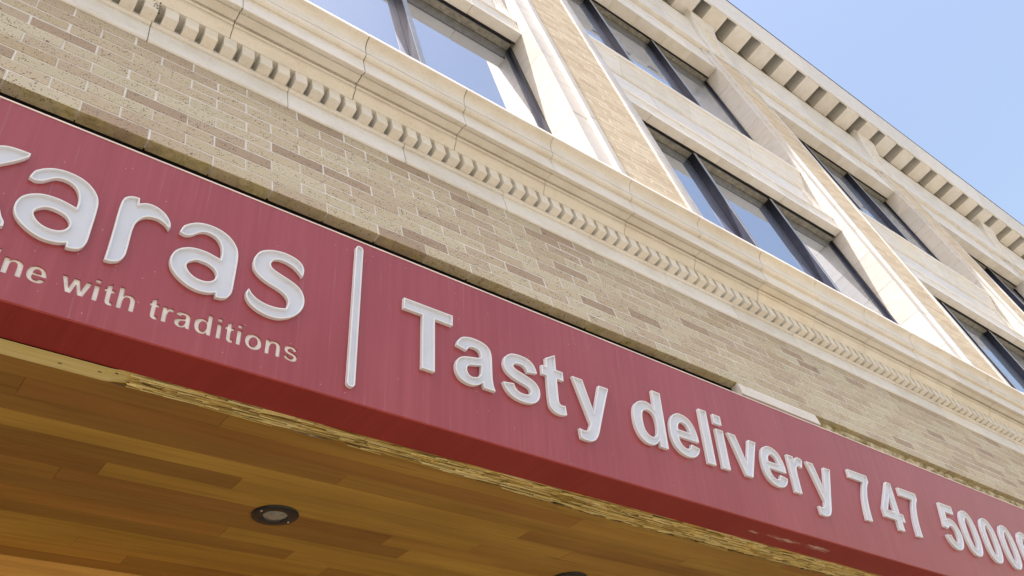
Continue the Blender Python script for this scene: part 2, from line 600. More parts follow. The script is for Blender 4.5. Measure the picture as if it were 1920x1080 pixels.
# mossy mortar squeezed out along the top of the sign, right of the pad
q = MB()
w = random.Random(3)
x = 3.957
while x < 9.4:
    ln = w.uniform(0.03, 0.09)
    yb, zt = 1.6425 + w.uniform(-.004, .003), 2.606 + w.uniform(-.003, .002)
    q.prism_x([(1.627, 2.6135), (1.628 + w.uniform(0, .003), zt), (yb, zt - 0.024), (1.652, 2.590), (1.652, 2.6295), (1.634, 2.6295), (1.6335, 2.6135)], x, x + ln)
    x += ln
o = q.build('mortar_bead', M['bead'], wall)
o['kind'] = 'stuff'

# ---- belt course
def bez(p0, p1, p2, p3, n):
    out = []
    for i in range(n + 1):
        t = i / n
        a, b_, c, d = (1 - t) ** 3, 3 * t * (1 - t) ** 2, 3 * t * t * (1 - t), t ** 3
        out.append((a * p0[0] + b_ * p1[0] + c * p2[0] + d * p3[0], a * p0[1] + b_ * p1[1] + c * p2[1] + d * p3[1]))
    return out

top_prof = [(1.3420, 3.786), (1.3400, 3.783), (1.336, 3.750), (1.3425, 3.7455)]
top_prof += bez((1.3425, 3.7455), (1.362, 3.742), (1.384, 3.728), (1.383, 3.670), 10)[1:]
top_prof += [(1.3885, 3.670), (1.3885, 3.664), (1.384, 3.663), (1.384, 3.652), (1.392, 3.641), (1.4035, 3.6375), (1.4035, 3.640), (1.4085, 3.640), (1.4085, 3.634), (1.4125, 3.632),
             (1.4135, 3.588), (1.4130, 3.536), (1.4175, 3.5345), (1.437, 3.543), (1.4375, 3.551), (1.4435, 3.551), (1.4440, 3.5465), (1.450, 3.5475),
             (1.484, 3.5485), (1.485, 3.560), (1.4935, 3.560), (1.4935, 3.541), (1.4990, 3.534), (1.4990, 3.537), (1.5030, 3.537), (1.5030, 3.528)]
top_prof += bez((1.5030, 3.528), (1.505, 3.505), (1.528, 3.508), (1.533, 3.4775), 6)[1:]
top_prof += [(1.60, 3.4775), (1.66, 3.4775), (1.97, 3.50), (1.97, 3.86), (1.88, 3.86), (1.60, 3.815)]

fr_prof = [(1.604, 3.476), (1.604, 3.4035), (1.5795, 3.4005), (1.5795, 3.381), (1.583, 3.3775), (1.594, 3.3775),
           (1.5925, 3.372), (1.5925, BT + 0.004), (1.598, BT - 0.001), (1.66, BT - 0.001), (1.66, 3.476)]

def shrink(prof, d):
    n = len(prof); out = []
    A = sum(prof[i][0] * prof[(i + 1) % n][1] - prof[(i + 1) % n][0] * prof[i][1] for i in range(n))
    s = 1 if A > 0 else -1
    for i in range(n):
        a, b_, c = Vector(prof[i - 1]), Vector(prof[i]), Vector(prof[(i + 1) % n])
        e1, e2 = (b_ - a), (c - b_)
        e1 = e1.normalized() if e1.length > 1e-9 else Vector((1, 0))
        e2 = e2.normalized() if e2.length > 1e-9 else e1
        n1, n2 = Vector((-e1.y, e1.x)) * s, Vector((-e2.y, e2.x)) * s
        mm = n1 + n2
        mm = mm.normalized() if mm.length > 1e-6 else n1
        k = d / max(0.5, mm.dot(n1))
        out.append(tuple(b_ + mm * k))
    return out

belt = MB()
belt.prism_x(shrink(top_prof, 0.006), XL + .01, XR - .01)
belt.prism_x(shrink(fr_prof, 0.005), XL + .01, XR - .01)
belt = belt.build('belt_course', M['joint'], bld)

def stones(name, prof, joints, parent, m_, gap=0.004, jit=0.0015):
    for a, b_ in zip(joints[:-1], joints[1:]):
        w = random.Random(int(a * 1000) + len(prof))
        dy, dz = w.uniform(-jit, jit), w.uniform(-jit, jit)
        s_ = MB()
        s_.prism_x([(y + dy, z + dz) for y, z in prof], a + gap / 2, b_ - gap / 2)
        o = s_.build(name, m_, parent, smooth=True)
    return o

jt_top = [XL, -3.4, -0.52, 0.05, 0.612, 1.179, 1.723, 2.274]
x = 2.274
while x < 24:
    x += 0.572 + random.Random(int(x * 100)).uniform(-0.012, 0.012)
    jt_top.append(x)
jt_top.append(XR)
stones('cornice_stone', top_prof, jt_top, belt, M['stone'])
jt_fr = [XL, -3.4, -0.81, -0.245, 0.322, 0.893, 1.46]
while jt_fr[-1] < 20:
    jt_fr.append(jt_fr[-1] + 0.568 + random.Random(int(jt_fr[-1] * 77)).uniform(-0.008, 0.008))
jt_fr.append(XR)
stones('frieze_stone', fr_prof, jt_fr, belt, M['stone_band'], gap=0.0035, jit=0.001)

# dentils
d0 = MB()
dw = 0.0530
d0.box(-dw, 0, 1.534, 1.606, 3.4015, 3.4768, ch=0.0012)
first = None
k = -34
while True:
    xr = 0.957 + 0.0786 * k
    if xr > 10.2:
        break
    w = random.Random(k + 99)
    dx, dy = w.uniform(-.0012, .0012), w.uniform(-.0012, .0012)
    if first is None:
        q = MB(); q.v = [(a + xr, b_, c) for a, b_, c in d0.v]; q.f, q.m, q.tone = d0.f[:], d0.m[:], d0.tone[:]
        first = q.build('dentil', M['stone'], belt, origin=(xr - dw / 2, 1.56, 3.44))
    else:
        inst('dentil', first, belt, (xr - dw / 2 + dx, 1.56 + dy, 3.44))
    k += 1

# weeds rooted in the open joint beside a dentil
q = MB()
w = random.Random(4)
for i in range(46):
    x, y, z = 0.319 + w.uniform(-.012, .012), 1.545 + w.uniform(-.012, .02), 3.462 + w.uniform(-.05, .03)
    a = w.uniform(0, 6.28); l_ = w.uniform(.006, .016)
    dx, dy, dz = math.cos(a) * l_, -abs(w.gauss(0, .006)), math.sin(a) * l_
    q.face([(x, y, z), (x + dx * .5 + dz * .25, y + dy, z + dz * .5 - dx * .25), (x + dx, y + dy * 1.5, z + dz), (x + dx * .5 - dz * .25, y + dy, z + dz * .5 + dx * .25)])
o = q.build('weed_tuft', M['weed'], belt, recalc=False)
o['kind'] = 'stuff'

# ---- piers, windows, spandrels
PITCH = 4.51
PXL = 3.352 - 0.0
Z_P0, Z_P1 = 3.79, 10.93

def pier(k):
    dx = (k) * PITCH
    core = MB()
    core.box(3.30 + dx, 4.02 + dx, 1.6015, 1.96, Z_P0, Z_P1)
    pr = core.build('pier', M['mortar'], bld)
    # brick face
    f = MB()
    row = 0
    z = Z_P0 + 0.01
    while z + BP < Z_P1:
        j = 3.350 + dx - (BL * 0.5 if row % 2 else 0) - 0.0
        while j < 3.968 + dx:
            x0, x1 = max(j, 3.352 + dx), min(j + BL - 0.0058, 3.968 + dx)
            if x1 - x0 > 0.02:
                w = random.Random(row * 53 + int(j * 100))
                yy = 1.6 + w.uniform(-.0012, .0008)
                f.box(x0, x1, yy, 1.64, z, z + bh, 0, w.random(), ch=0.0012)
            j += BL
        z += BP
        row += 1
    o = f.build('brickwork', M['brick_sunlit'], pr, tone=True)
    o['kind'] = 'stuff'
    # jamb stones: left and right of the brick
    zj = [Z_P0, 4.26, 4.737, 5.206, 5.67, 6.131, 6.588]
    while zj[-1] < Z_P1 - 0.3:
        zj.append(zj[-1] + 0.466)
    zj[-1] = Z_P1
    left = [(3.145, 1.95), (3.145, 1.620), (3.147, 1.618), (3.285, 1.618), (3.289, 1.615), (3.289, 1.588), (3.293, 1.585),
            (3.343, 1.585), (3.347, 1.588), (3.347, 1.66), (3.30, 1.95)]
    right = [(7.32 - x_, y_) for x_, y_ in left]
    for prof in (left, right):
        for a, b_ in zip(zj[:-1], zj[1:]):
            w = random.Random(int(a * 91) + k)
            e = w.uniform(-.0012, .0012)
            s_ = MB()
            s_.prism_z([(x_ + dx, y_ + e) for x_, y_ in prof], a + 0.0018, b_ - 0.0018)
            s_.build('jamb_stone', M['stone_jamb_shaded'], pr)
    # joint filler just inside the jamb stones
    s_ = MB()
    s_.box(3.149 + dx, 3.298 + dx, 1.624, 1.955, Z_P0, Z_P1 - .002)
    s_.box(4.022 + dx, 4.171 + dx, 1.624, 1.955, Z_P0, Z_P1 - .002)
    s_.build('jamb_filler', M['joint'], pr)
    return pr

for k in range(-1, 4):
    pier(k)

YG = 1.876
def window(x0, x1, z0, z1):
    fr = MB()
    fw = 0.045
    fr.box(x0, x0 + fw, 1.803, 1.90, z0, z1)
    fr.box(x1 - fw, x1 - 0.0, 1.848, 1.90, z0, z1)
    fr.box(x0 + fw, x1 - fw, 1.806, 1.90, z0, z0 + 0.05)
    fr.box(x0 + fw, x1 - fw, 1.806, 1.90, z1 - 0.030, z1)
    w_ = fr.build('window', M['frame'], bld)
    hd = MB()
    hd.box(x0 + fw + .001, x1 - fw - .001, 1.815, 1.874, z1 - 0.037, z1 - 0.0302)
    hd.build('head_strip', M['head'], w_)
    sl = MB()
    sl.box(x0 + .002, x1 - .002, 1.797, 1.8025, z1 - 0.012, z1 + 0.004)
    sl.build('head_gap_shade', M['near_black'], w_)  # dark strip painted in for the shadow gap under the lintel
    pw = (x1 - x0) / 3
    for i in (1, 2):
        mu = MB()
        xm = x0 + pw * i
        mu.box(xm - 0.022, xm + 0.022, 1.8031, 1.8745, z0 + .05, z1 - .0375)
        mu.build('mullion', M['frame'], w_)
        cp = MB()
        cp.box(xm - 0.0215, xm + 0.0215, 1.799, 1.8029, z0 + .051, z1 - .038)
        cp.build('mullion_cap', M['cap'], w_)
    for i in range(3):
        p_ = MB()
        xa = x0 + pw * i + (fw if i == 0 else 0.010)
        xb = x0 + pw * (i + 1) - (fw if i == 2 else 0.010)
        p_.box(xa, xb, YG, YG + 0.02, z0 + 0.045, z1 - 0.028)
        p_.build('pane', M['glass'], w_)

sp_low = [(1.706, 6.600), (1.706, 6.800), (1.703, 6.806), (1.694, 6.812), (1.694, 6.842), (1.703, 6.850), (1.716, 6.866),
          (1.722, 6.895), (1.740, 6.905), (1.80, 6.905), (1.795, 6.600)]
sp_pan = [(1.745, 6.9055), (1.745, 7.36), (1.80, 7.36), (1.80, 6.9055)]
sp_sil = [(1.737, 7.3605), (1.737, 7.385), (1.728, 7.392)] + bez((1.728, 7.392), (1.722, 7.47), (1.690, 7.50), (1.686, 7.575), 6) + \
         [(1.678, 7.585), (1.672, 7.600), (1.672, 7.655), (1.655, 7.668), (1.653, 7.675), (1.653, 7.742), (1.660, 7.745), (1.88, 7.76), (1.88, 7.3605)]
up_lin = [(1.637, 10.300), (1.637, 10.60), (1.630, 10.61), (1.630, 10.66), (1.640, 10.68), (1.640, 10.93), (1.80, 10.93), (1.795, 10.300)]

def spread(x0, x1, pitch, seed):
    n = max(1, round((x1 - x0) / pitch))
    w = random.Random(seed)
    js = [x0 + (x1 - x0) * i / n + (w.uniform(-.02, .02) if 0 < i < n else 0) for i in range(n + 1)]
    return js

for k in range(-1, 3):
    a, b_ = 4.175 + k * PITCH, 7.655 + k * PITCH
    window(a, b_, 3.80, 6.595)
    window(a, b_, 7.70, 10.295)
    f_ = MB()
    f_.box(a, b_, 1.7465, 1.96, 6.62, 7.70)
    spd = f_.build('spandrel', M['joint'], bld)
    f_ = MB()
    f_.box(a, b_, 1.81, 1.96, 10.31, 10.92)
    f_.build('lintel_backing', M['joint'], spd)
    stones('lintel_stone', sp_low, spread(a + .001, b_ - .001, 0.485, k), spd, M['stone'], gap=0.003)
    stones('panel_stone', sp_pan, spread(a + .001, b_ - .001, 0.87, k + 7), spd, M['stone_band'], gap=0.003)
    stones('sill_stone', sp_sil, spread(a + .001, b_ - .001, 0.50, k + 13), spd, M['stone'], gap=0.003)
    stones('lintel_stone', up_lin, spread(a + .001, b_ - .001, 0.50, k + 23), spd, M['stone'], gap=0.003)
    # raised end frames of the sunk panel
    for xa, xb in ((a + .002, a + .14), (b_ - .14, b_ - .002)):
        e_ = MB()
        e_.box(xa, xb, 1.722, 1.7445, 6.906, 7.359, ch=0.008)
        e_.build('panel_frame', M['stone_band'], spd)

# ---- frieze and crowning cornice
cn_prof = [(1.605, 10.935), (1.580, 10.940), (1.572, 10.955), (1.572, 10.985), (1.583, 11.000), (1.592, 11.020), (1.592, 11.50),
           (1.586, 11.505), (1.586, 11.54)] + bez((1.586, 11.54), (1.580, 11.75), (1.556, 11.80), (1.552, 11.97), 6) + \
          [(1.546, 11.98), (1.546, 12.045), (1.552, 12.05), (1.552, 12.14), (1.96, 12.14), (1.96, 10.935)]
crown = [(1.60, 12.60), (1.208, 12.60), (1.208, 12.262), (1.186, 12.262), (1.178, 12.268), (1.176, 12.30)] + \
        bez((1.176, 12.30), (1.165, 12.50), (1.100, 12.60), (1.072, 12.80), 8) + [(1.066, 12.81), (1.062, 12.825), (1.062, 12.875), (1.2, 12.90), (1.96, 12.95), (1.96, 12.60)]
cor = MB()
cor.prism_x(shrink(cn_prof, 0.006), XL + .01, XR - .01)
cor.box(XL + .01, XR - .01, 1.556, 1.955, 12.1405, 12.599)
cornice = cor.build('roof_cornice', M['joint'], bld)
stones('frieze_stone', cn_prof, [XL, -2.0, 0.9] + [0.9 + 0.88 * i for i in range(1, 27)] + [XR], cornice, M['stone_band'], gap=0.0035)
stones('crown_stone', crown, [XL, -2.0, 0.9] + [0.9 + 1.23 * i for i in range(1, 20)] + [XR], cornice, M['stone_band'], gap=0.003, jit=0.0012)
fl = MB()
fl.box(XL, XR, 1.052, 1.075, 12.868, 12.893)
fl.build('roof_flashing', M['roof_metal'], cornice)

MOD = 0.612
mo = MB()
mo.prism_x([(1.555, 12.240), (1.222, 12.240), (1.214, 12.246), (1.2095, 12.256), (1.2095, 12.5995), (1.555, 12.5995)], -0.185, 0.185)
first = None
k = -14
while True:
    xc = 9.03 + MOD * k
    if xc > 24:
        break
    if first is None:
        q = MB(); q.v = [(a + xc, b_, c) for a, b_, c in mo.v]; q.f, q.m, q.tone = mo.f[:], mo.m[:], mo.tone[:]
        first = q.build('modillion', M['stone_band'], cornice, origin=(xc, 1.40, 12.29))
    else:
        inst('modillion', first, cornice, (xc, 1.40, 12.29))
    k += 1
# ribs of the coffers between the modillions
rb = MB()
rb.box(-0.1205, -0.072, 1.2095, 1.5555, 12.47, 12.5995)
rb.box(-0.010, 0.022, 1.2095, 1.5555, 12.52, 12.5995)
first = None
for kk in range(-14, 25):
    xc = 9.03 + MOD * (kk + 0.5)
    if xc > 24:
        break
    if first is None:
        q = MB(); q.v = [(a + xc, b_, c) for a, b_, c in rb.v]; q.f, q.m, q.tone = rb.f[:], rb.m[:], rb.tone[:]
        first = q.build('coffer_rib', M['stone_band'], cornice, origin=(xc, 1.40, 12.32))
    else:
        inst('coffer_rib', first, cornice, (xc, 1.40, 12.32))

# consoles over each pier
for k in range(-1, 4):
    xc = 3.66 + k * PITCH
    c_ = MB()
    prof = [(1.60, 11.02)] + bez((1.578, 11.02), (1.555, 11.45), (1.550, 11.80), (1.450, 12.10), 10) + [(1.440, 12.115), (1.440, 12.2395), (1.60, 12.2395)]
    c_.prism_x(prof, xc - 0.27, xc + 0.27)
    cs = c_.build('console', M['stone_band'], cornice, smooth=True)
    d_ = MB()
    cv = bez((1.578, 11.02), (1.555, 11.45), (1.550, 11.80), (1.450, 12.10), 50)
    for i in range(7):
        y, z = cv[3 + i * 6]
        hw = 0.07 + 0.014 * i
        d_.box(xc - hw, xc + hw, y - 0.020, y + 0.03, z, z + 0.05, ch=0.012)
        for sx_ in (-1, 1):
            cx_ = xc + sx_ * (hw + .045)
            d_.box(cx_ - .022, cx_ + .022, y - 0.014, y + 0.03, z + .015, z + 0.045, ch=0.008)
    d_.build('leaf_ornament', M['stone_band'], cs)['kind'] = 'stuff'

# ------------------------------------------------------------------ the sign
TILT = math.radians(15.55)
U = Vector((0, -math.sin(TILT), math.cos(TILT)))
N = Vector((0, -math.cos(TILT), -math.sin(TILT)))
T0 = Vector((0, 1.5756, 2.4847))          # upper front edge of the sign, just proud of the brick face
SU = 0.952                                # metres per sign unit
def S(x, s, off=0.0):
    p = T0 + U * (s * SU) + N * off
    return (x * SU, p.y, p.z)
SH = 0.679
SOF = math.radians(12)
def F(x, t, h=0.0):
    """soffit plane: t units in from the lower edge of the sign, h metres below the plane"""
    p0 = T0 - U * (SH * SU)
    y = p0.y + t * SU * math.cos(SOF) + h * math.sin(SOF)
    z = p0.z + t * SU * math.sin(SOF) - h * math.cos(SOF)
    return (x * SU, y, z)

def sample(pts, n=5):
    """Catmull-Rom through the points; a third value marks a corner"""
    L_ = len(pts)
    out = []
    for i in range(L_):
        p0, p1, p2, p3 = pts[i - 1], pts[i], pts[(i + 1) % L_], pts[(i + 2) % L_]
        c1, c2 = len(p1) > 2, len(p2) > 2
        P1, P2 = Vector(p1[:2]), Vector(p2[:2])
        if c1 and c2:
            out.append(tuple(P1))
            continue
        t1 = (P2 - Vector(p0[:2])) * 0.5 if not c1 else None
        t2 = (Vector(p3[:2]) - P1) * 0.5 if not c2 else None
        d = (P2 - P1).length
        if t1 is None:
            t1 = (P2 - P1) * 1.5 - t2 * 0.5
        if t2 is None:
            t2 = (P2 - P1) * 1.5 - t1 * 0.5
        for v_ in (t1, t2):
            if v_.length > d * 1.3:
                v_ *= d * 1.3 / v_.length
        for k_ in range(n):
            t = k_ / n
            h = (2 * t ** 3 - 3 * t * t + 1) * P1 + (t ** 3 - 2 * t * t + t) * t1 + (-2 * t ** 3 + 3 * t * t) * P2 + (t ** 3 - t * t) * t2
            out.append((h.x, h.y))
    # drop near-duplicates
    res = []
    for p in out:
        if not res or (abs(p[0] - res[-1][0]) + abs(p[1] - res[-1][1])) > 1e-6:
            res.append(p)
    return res

def ell(cx, cy, rx, ry, e=2.3, n=28):
    r = []
    for i in range(n):
        a = 2 * math.pi * i / n
        c, s_ = math.cos(a), math.sin(a)
        r.append((cx + rx * math.copysign(abs(c) ** (2 / e), c), cy + ry * math.copysign(abs(s_) ** (2 / e), s_)))
    return r

C = 1
G = {
 'T': ([[(479, 0, C), (479, 1218, C), (44, 1218, C), (44, 1466, C), (1209, 1466, C), (1209, 1218, C), (775, 1218, C), (775, 0, C)]], []),
 'l': ([[(147, 0, C), (147, 1466, C), (428, 1466, C), (428, 0, C)]], []),
 'i': ([[(147, 0, C), (147, 1062, C), (428, 1062, C), (428, 0, C)], [(147, 1206, C), (147, 1466, C), (428, 1466, C), (428, 1206, C)]], []),
 'a': ([[(357, 738, C), (102, 784, C), (150, 920), (245, 1020), (390, 1072), (562, 1086), (760, 1062), (890, 1000), (955, 915), (980, 800), (984, 680),
         (981, 352), (988, 220), (1008, 110), (1050, 0, C), (772, 0, C), (745, 50), (734, 112, C), (640, 36), (530, -10), (414, -24), (270, 0), (150, 70),
         (86, 180), (72, 292), (100, 420), (180, 522), (310, 585), (480, 625), (620, 655), (705, 688, C), (704, 740), (680, 815), (625, 855), (536, 866), (440, 850), (385, 800)]],
       [[(705, 502, C), (600, 470), (480, 443), (400, 412), (355, 350), (352, 270), (385, 205), (450, 170), (520, 172), (610, 205), (672, 265), (698, 340), (705, 430)]]),
 's': ([[(48, 303, C), (330, 346, C), (375, 245), (455, 190), (571, 173), (690, 188), (758, 230), (776, 290), (752, 345), (680, 380), (500, 425), (300, 482),
         (160, 570), (98, 670), (86, 762), (130, 915), (270, 1035), (400, 1074), (539, 1086), (720, 1068), (860, 1005), (940, 905), (984, 774, C), (718, 725, C),
         (680, 805), (620, 850), (545, 864), (430, 852), (365, 815), (348, 768), (375, 722), (470, 685), (660, 638), (870, 565), (985, 470), (1030, 335),
         (1000, 180), (900, 60), (760, -4), (571, -24), (370, 0), (210, 70), (100, 180)]], []),
 't': ([[(634, 1062, C), (634, 838, C), (442, 838, C), (442, 410), (446, 300), (470, 238), (545, 217), (622, 235, C), (646, 17, C), (560, -12), (450, -24), (320, -5),
         (220, 60), (175, 160), (161, 390), (161, 838, C), (32, 838, C), (32, 1062, C), (161, 1062, C), (161, 1273, C), (443, 1437, C), (443, 1062, C)]], []),
 'y': ([[(14, 1062, C), (313, 1062, C), (567, 308, C), (815, 1062, C), (1106, 1062, C), (731, 40), (664, -145), (595, -280), (510, -372), (400, -420), (270, -431),
         (180, -425), (110, -410, C), (85, -190, C), (150, -203), (223, -208), (320, -185), (380, -110), (430, 4, C)]], []),
 'd': ([[(1121, 1466, C), (840, 1466, C), (840, 938, C), (745, 1040), (640, 1078), (540, 1086), (380, 1050), (220, 950), (120, 790), (85, 540), (115, 300),
         (215, 110), (370, 5), (545, -24), (690, 8), (790, 85), (860, 160, C), (860, 0, C), (1121, 0, C)]],
       [[(372, 555), (400, 740), (480, 840), (605, 872), (725, 842), (808, 745), (836, 540), (808, 325), (725, 222), (612, 190), (490, 232), (405, 340)]]),
 'e': ([[(762, 338, C), (1042, 291, C), (960, 130), (820, 20), (690, -15), (571, -24), (360, 18), (180, 140), (90, 320), (70, 520), (105, 760), (225, 960), (390, 1060),
         (541, 1086), (740, 1050), (900, 940), (1005, 750), (1045, 600), (1048, 447, C), (344, 447, C), (365, 325), (425, 235), (500, 192), (580, 182), (690, 220)]],
       [[(778, 634, C), (362, 634, C), (385, 740), (455, 830), (566, 866), (680, 830), (752, 740)]]),
 'v': ([[(432, 0, C), (4, 1062, C), (299, 1062, C), (557, 339, C), (822, 1062, C), (1110, 1062, C), (688, 0, C)]], []),
 'r': ([[(416, 0, C), (135, 0, C), (135, 1062, C), (396, 1062, C), (396, 911, C), (470, 1010), (550, 1070), (631, 1086), (720, 1072), (797, 1034, C), (710, 789, C),
         (640, 822), (580, 832), (500, 805), (445, 715), (420, 560), (416, 328)]], []),
 'n': ([[(1113, 0, C), (832, 0, C), (832, 542), (826, 700), (795, 800), (730, 850), (640, 864), (535, 835), (460, 760), (428, 640), (421, 481), (421, 0, C), (140, 0, C), (140, 1062, C), (401, 1062, C),
         (401, 906, C), (500, 1015), (620, 1070), (735, 1086), (900, 1060), (1030, 970), (1095, 850), (1113, 660)]], []),
 'h': ([[(1113, 0, C), (832, 0, C), (832, 542), (826, 700), (795, 800), (730, 850), (640, 864), (535, 835), (460, 760), (428, 640), (421, 481), (421, 0, C), (140, 0, C), (140, 1466, C), (421, 1466, C),
         (421, 927, C), (510, 1018), (620, 1070), (739, 1086), (900, 1060), (1030, 970), (1095, 850), (1113, 660)]], []),
 'w': ([[(334, 0, C), (-2, 1062, C), (271, 1062, C), (470, 366, C), (653, 1062, C), (924, 1062, C), (1101, 366, C), (1304, 1062, C), (1581, 1062, C), (1240, 0, C), (970, 0, C), (787, 683, C), (607, 0, C)]], []),
 '7': ([[(86, 1200, C), (86, 1450, C), (1046, 1450, C), (1046, 1250, C), (905, 1080), (790, 850), (710, 600), (665, 320), (650, 0, C), (372, 0, C), (395, 300), (470, 610), (590, 910), (745, 1200, C)]], []),
 '4': ([[(637, 0, C), (637, 295, C), (38, 295, C), (38, 540, C), (673, 1472, C), (909, 1472, C), (909, 541, C), (1091, 541, C), (1091, 295, C), (909, 295, C), (909, 0, C)]],
       [[(637, 541, C), (637, 1042, C), (300, 541, C)]]),
 '5': ([[(91, 377, C), (371, 406, C), (415, 300), (495, 228), (580, 203), (690, 245), (765, 345), (788, 480), (760, 615), (690, 700), (580, 735), (450, 700), (340, 610, C), (112, 643, C), (256, 1446, C),
         (1004, 1446, C), (1004, 1181, C), (470, 1181, C), (426, 930, C), (530, 972), (640, 982), (830, 930), (985, 780), (1065, 600), (1072, 470), (1020, 260), (900, 90), (740, 0), (580, -25), (370, 12), (210, 120), (115, 260)]], []),
 '0': ([ell(563, 723, 478, 749, 2.35)], [ell(563, 723, 196, 520, 2.2)]),
}
KA_OUT = [(0.5544, -0.264, 1), (0.5614, -0.2375), (0.5711, -0.2253), (0.5884, -0.211), (0.6102, -0.2002), (0.6391, -0.1944), (0.6727, -0.1963), (0.7015, -0.2056), (0.7255, -0.223), (0.7425, -0.2453), (0.7497, -0.2682), (0.7518, -0.293), (0.7520, -0.3367), (0.7515, -0.3802), (0.7509, -0.4119), (0.7477, -0.4306), (0.7406, -0.445), (0.7314, -0.4532), (0.7177, -0.4582), (0.7009, -0.4596, 1), (0.6987, -0.4444, 1), (0.6766, -0.4538), (0.6543, -0.4575), (0.6315, -0.4564), (0.6049, -0.4484), (0.577, -0.4325), (0.557, -0.4135), (0.5459, -0.3906), (0.5444, -0.3669), (0.5508, -0.3446), (0.5636, -0.3275), (0.5826, -0.3141), (0.6041, -0.3055), (0.6268, -0.3026), (0.6503, -0.303), (0.6748, -0.3075), (0.6964, -0.3126, 1), (0.6970, -0.2837), (0.69, -0.2577), (0.6769, -0.2393), (0.6588, -0.2298), (0.6405, -0.2281), (0.6235, -0.2328), (0.6101, -0.2432), (0.5962, -0.2574), (0.5857, -0.2644), (0.5717, -0.2682)]
KA_HOLE = [(0.5956, -0.382), (0.5995, -0.3657), (0.6192, -0.3486), (0.6378, -0.3453), (0.6596, -0.3473), (0.6785, -0.3554), (0.6894, -0.3686), (0.6926, -0.383), (0.6861, -0.3994), (0.673, -0.4104), (0.6566, -0.4154), (0.6365, -0.415), (0.6185, -0.4087), (0.6041, -0.3972)]
KR = [(0.3632, -0.4573, 1), (0.3644, -0.4213), (0.3655, -0.3459), (0.3655, -0.2903), (0.3665, -0.2393), (0.3700, -0.2178), (0.3789, -0.2043), (0.3933, -0.1954), (0.415, -0.1919, 1), (0.4179, -0.2134, 1), (0.4331, -0.2039), (0.449, -0.1997), (0.4717, -0.2014), (0.4965, -0.2133), (0.5104, -0.2269), (0.5208, -0.2438), (0.5236, -0.261), (0.522, -0.2712, 1), (0.5124, -0.2599), (0.4992, -0.2516), (0.4815, -0.2462), (0.4645, -0.2478), (0.4476, -0.2542), (0.4323, -0.2694), (0.4221, -0.2903), (0.4182, -0.3127), (0.417, -0.3349), (0.4170, -0.3741), (0.4165, -0.4112), (0.4133, -0.4278), (0.4054, -0.4431), (0.394, -0.4523), (0.3799, -0.4578)]
KS = [(0.9819, -0.2664, 1), (0.9851, -0.2462), (0.9827, -0.2275), (0.9708, -0.2104), (0.947, -0.1983), (0.9121, -0.1932), (0.8776, -0.1967), (0.8463, -0.2073), (0.8224, -0.2246), (0.8083, -0.250), (0.8047, -0.2783), (0.8105, -0.3024), (0.8297, -0.3223), (0.8579, -0.3366), (0.8917, -0.3468), (0.9181, -0.3568), (0.9349, -0.3707), (0.9416, -0.387), (0.9358, -0.4139, 1), (0.9037, -0.4221), (0.8695, -0.4229), (0.8376, -0.4152), (0.8171, -0.4027), (0.803, -0.3856, 1), (0.7966, -0.3998), (0.7984, -0.4211), (0.8154, -0.443), (0.845, -0.4586), (0.8775, -0.4648), (0.9113, -0.463), (0.9425, -0.4508), (0.9698, -0.4305), (0.9879, -0.4061), (0.9974, -0.3789), (0.9958, -0.3494), (0.9827, -0.3225), (0.9566, -0.3042), (0.9284, -0.2939), (0.9006, -0.2853), (0.8763, -0.2763), (0.8661, -0.2664), (0.8658, -0.2533), (0.873, -0.2397), (0.8886, -0.2312), (0.9103, -0.229), (0.9376, -0.2346), (0.9624, -0.2479)]
KK = [(-0.150, -0.4590, 1), (-0.150, -0.205), (-0.143, -0.181), (-0.120, -0.1755), (-0.098, -0.1755, 1), (-0.098, -0.300, 1), (-0.055, -0.262), (-0.012, -0.215), (0.012, -0.1930), (0.035, -0.1826), (0.060, -0.1797), (0.0936, -0.1794, 1),
      (0.0939, -0.1902, 1), (0.083, -0.206), (0.062, -0.229), (0.030, -0.259), (0.005, -0.290), (0.030, -0.330), (0.060, -0.385), (0.0794, -0.4279), (0.0900, -0.4439), (0.0915, -0.4605, 1), (0.055, -0.4600), (0.030, -0.440), (-0.010, -0.375), (-0.045, -0.325), (-0.070, -0.316), (-0.098, -0.330, 1), (-0.098, -0.400), (-0.102, -0.430), (-0.115, -0.4530), (-0.132, -0.4590)]

def signed_area(p):
    return sum(p[i][0] * p[(i + 1) % len(p)][1] - p[(i + 1) % len(p)][0] * p[i][1] for i in range(len(p))) / 2

def inset(poly, d):
    """offset towards the material side; poly is CCW for outers, CW for holes"""
    n = len(poly); out = []
    for i in range(n):
        a, b_, c = Vector(poly[i - 1]), Vector(poly[i]), Vector(poly[(i + 1) % n])
        e1, e2 = (b_ - a), (c - b_)
        e1.normalize(); e2.normalize()
        n1, n2 = Vector((-e1.y, e1.x)), Vector((-e2.y, e2.x))
        mm = n1 + n2
        mm = mm.normalized() if mm.length > 1e-5 else n1
        out.append(tuple(b_ + mm * (d / max(0.55, mm.dot(n1)))))
    return out

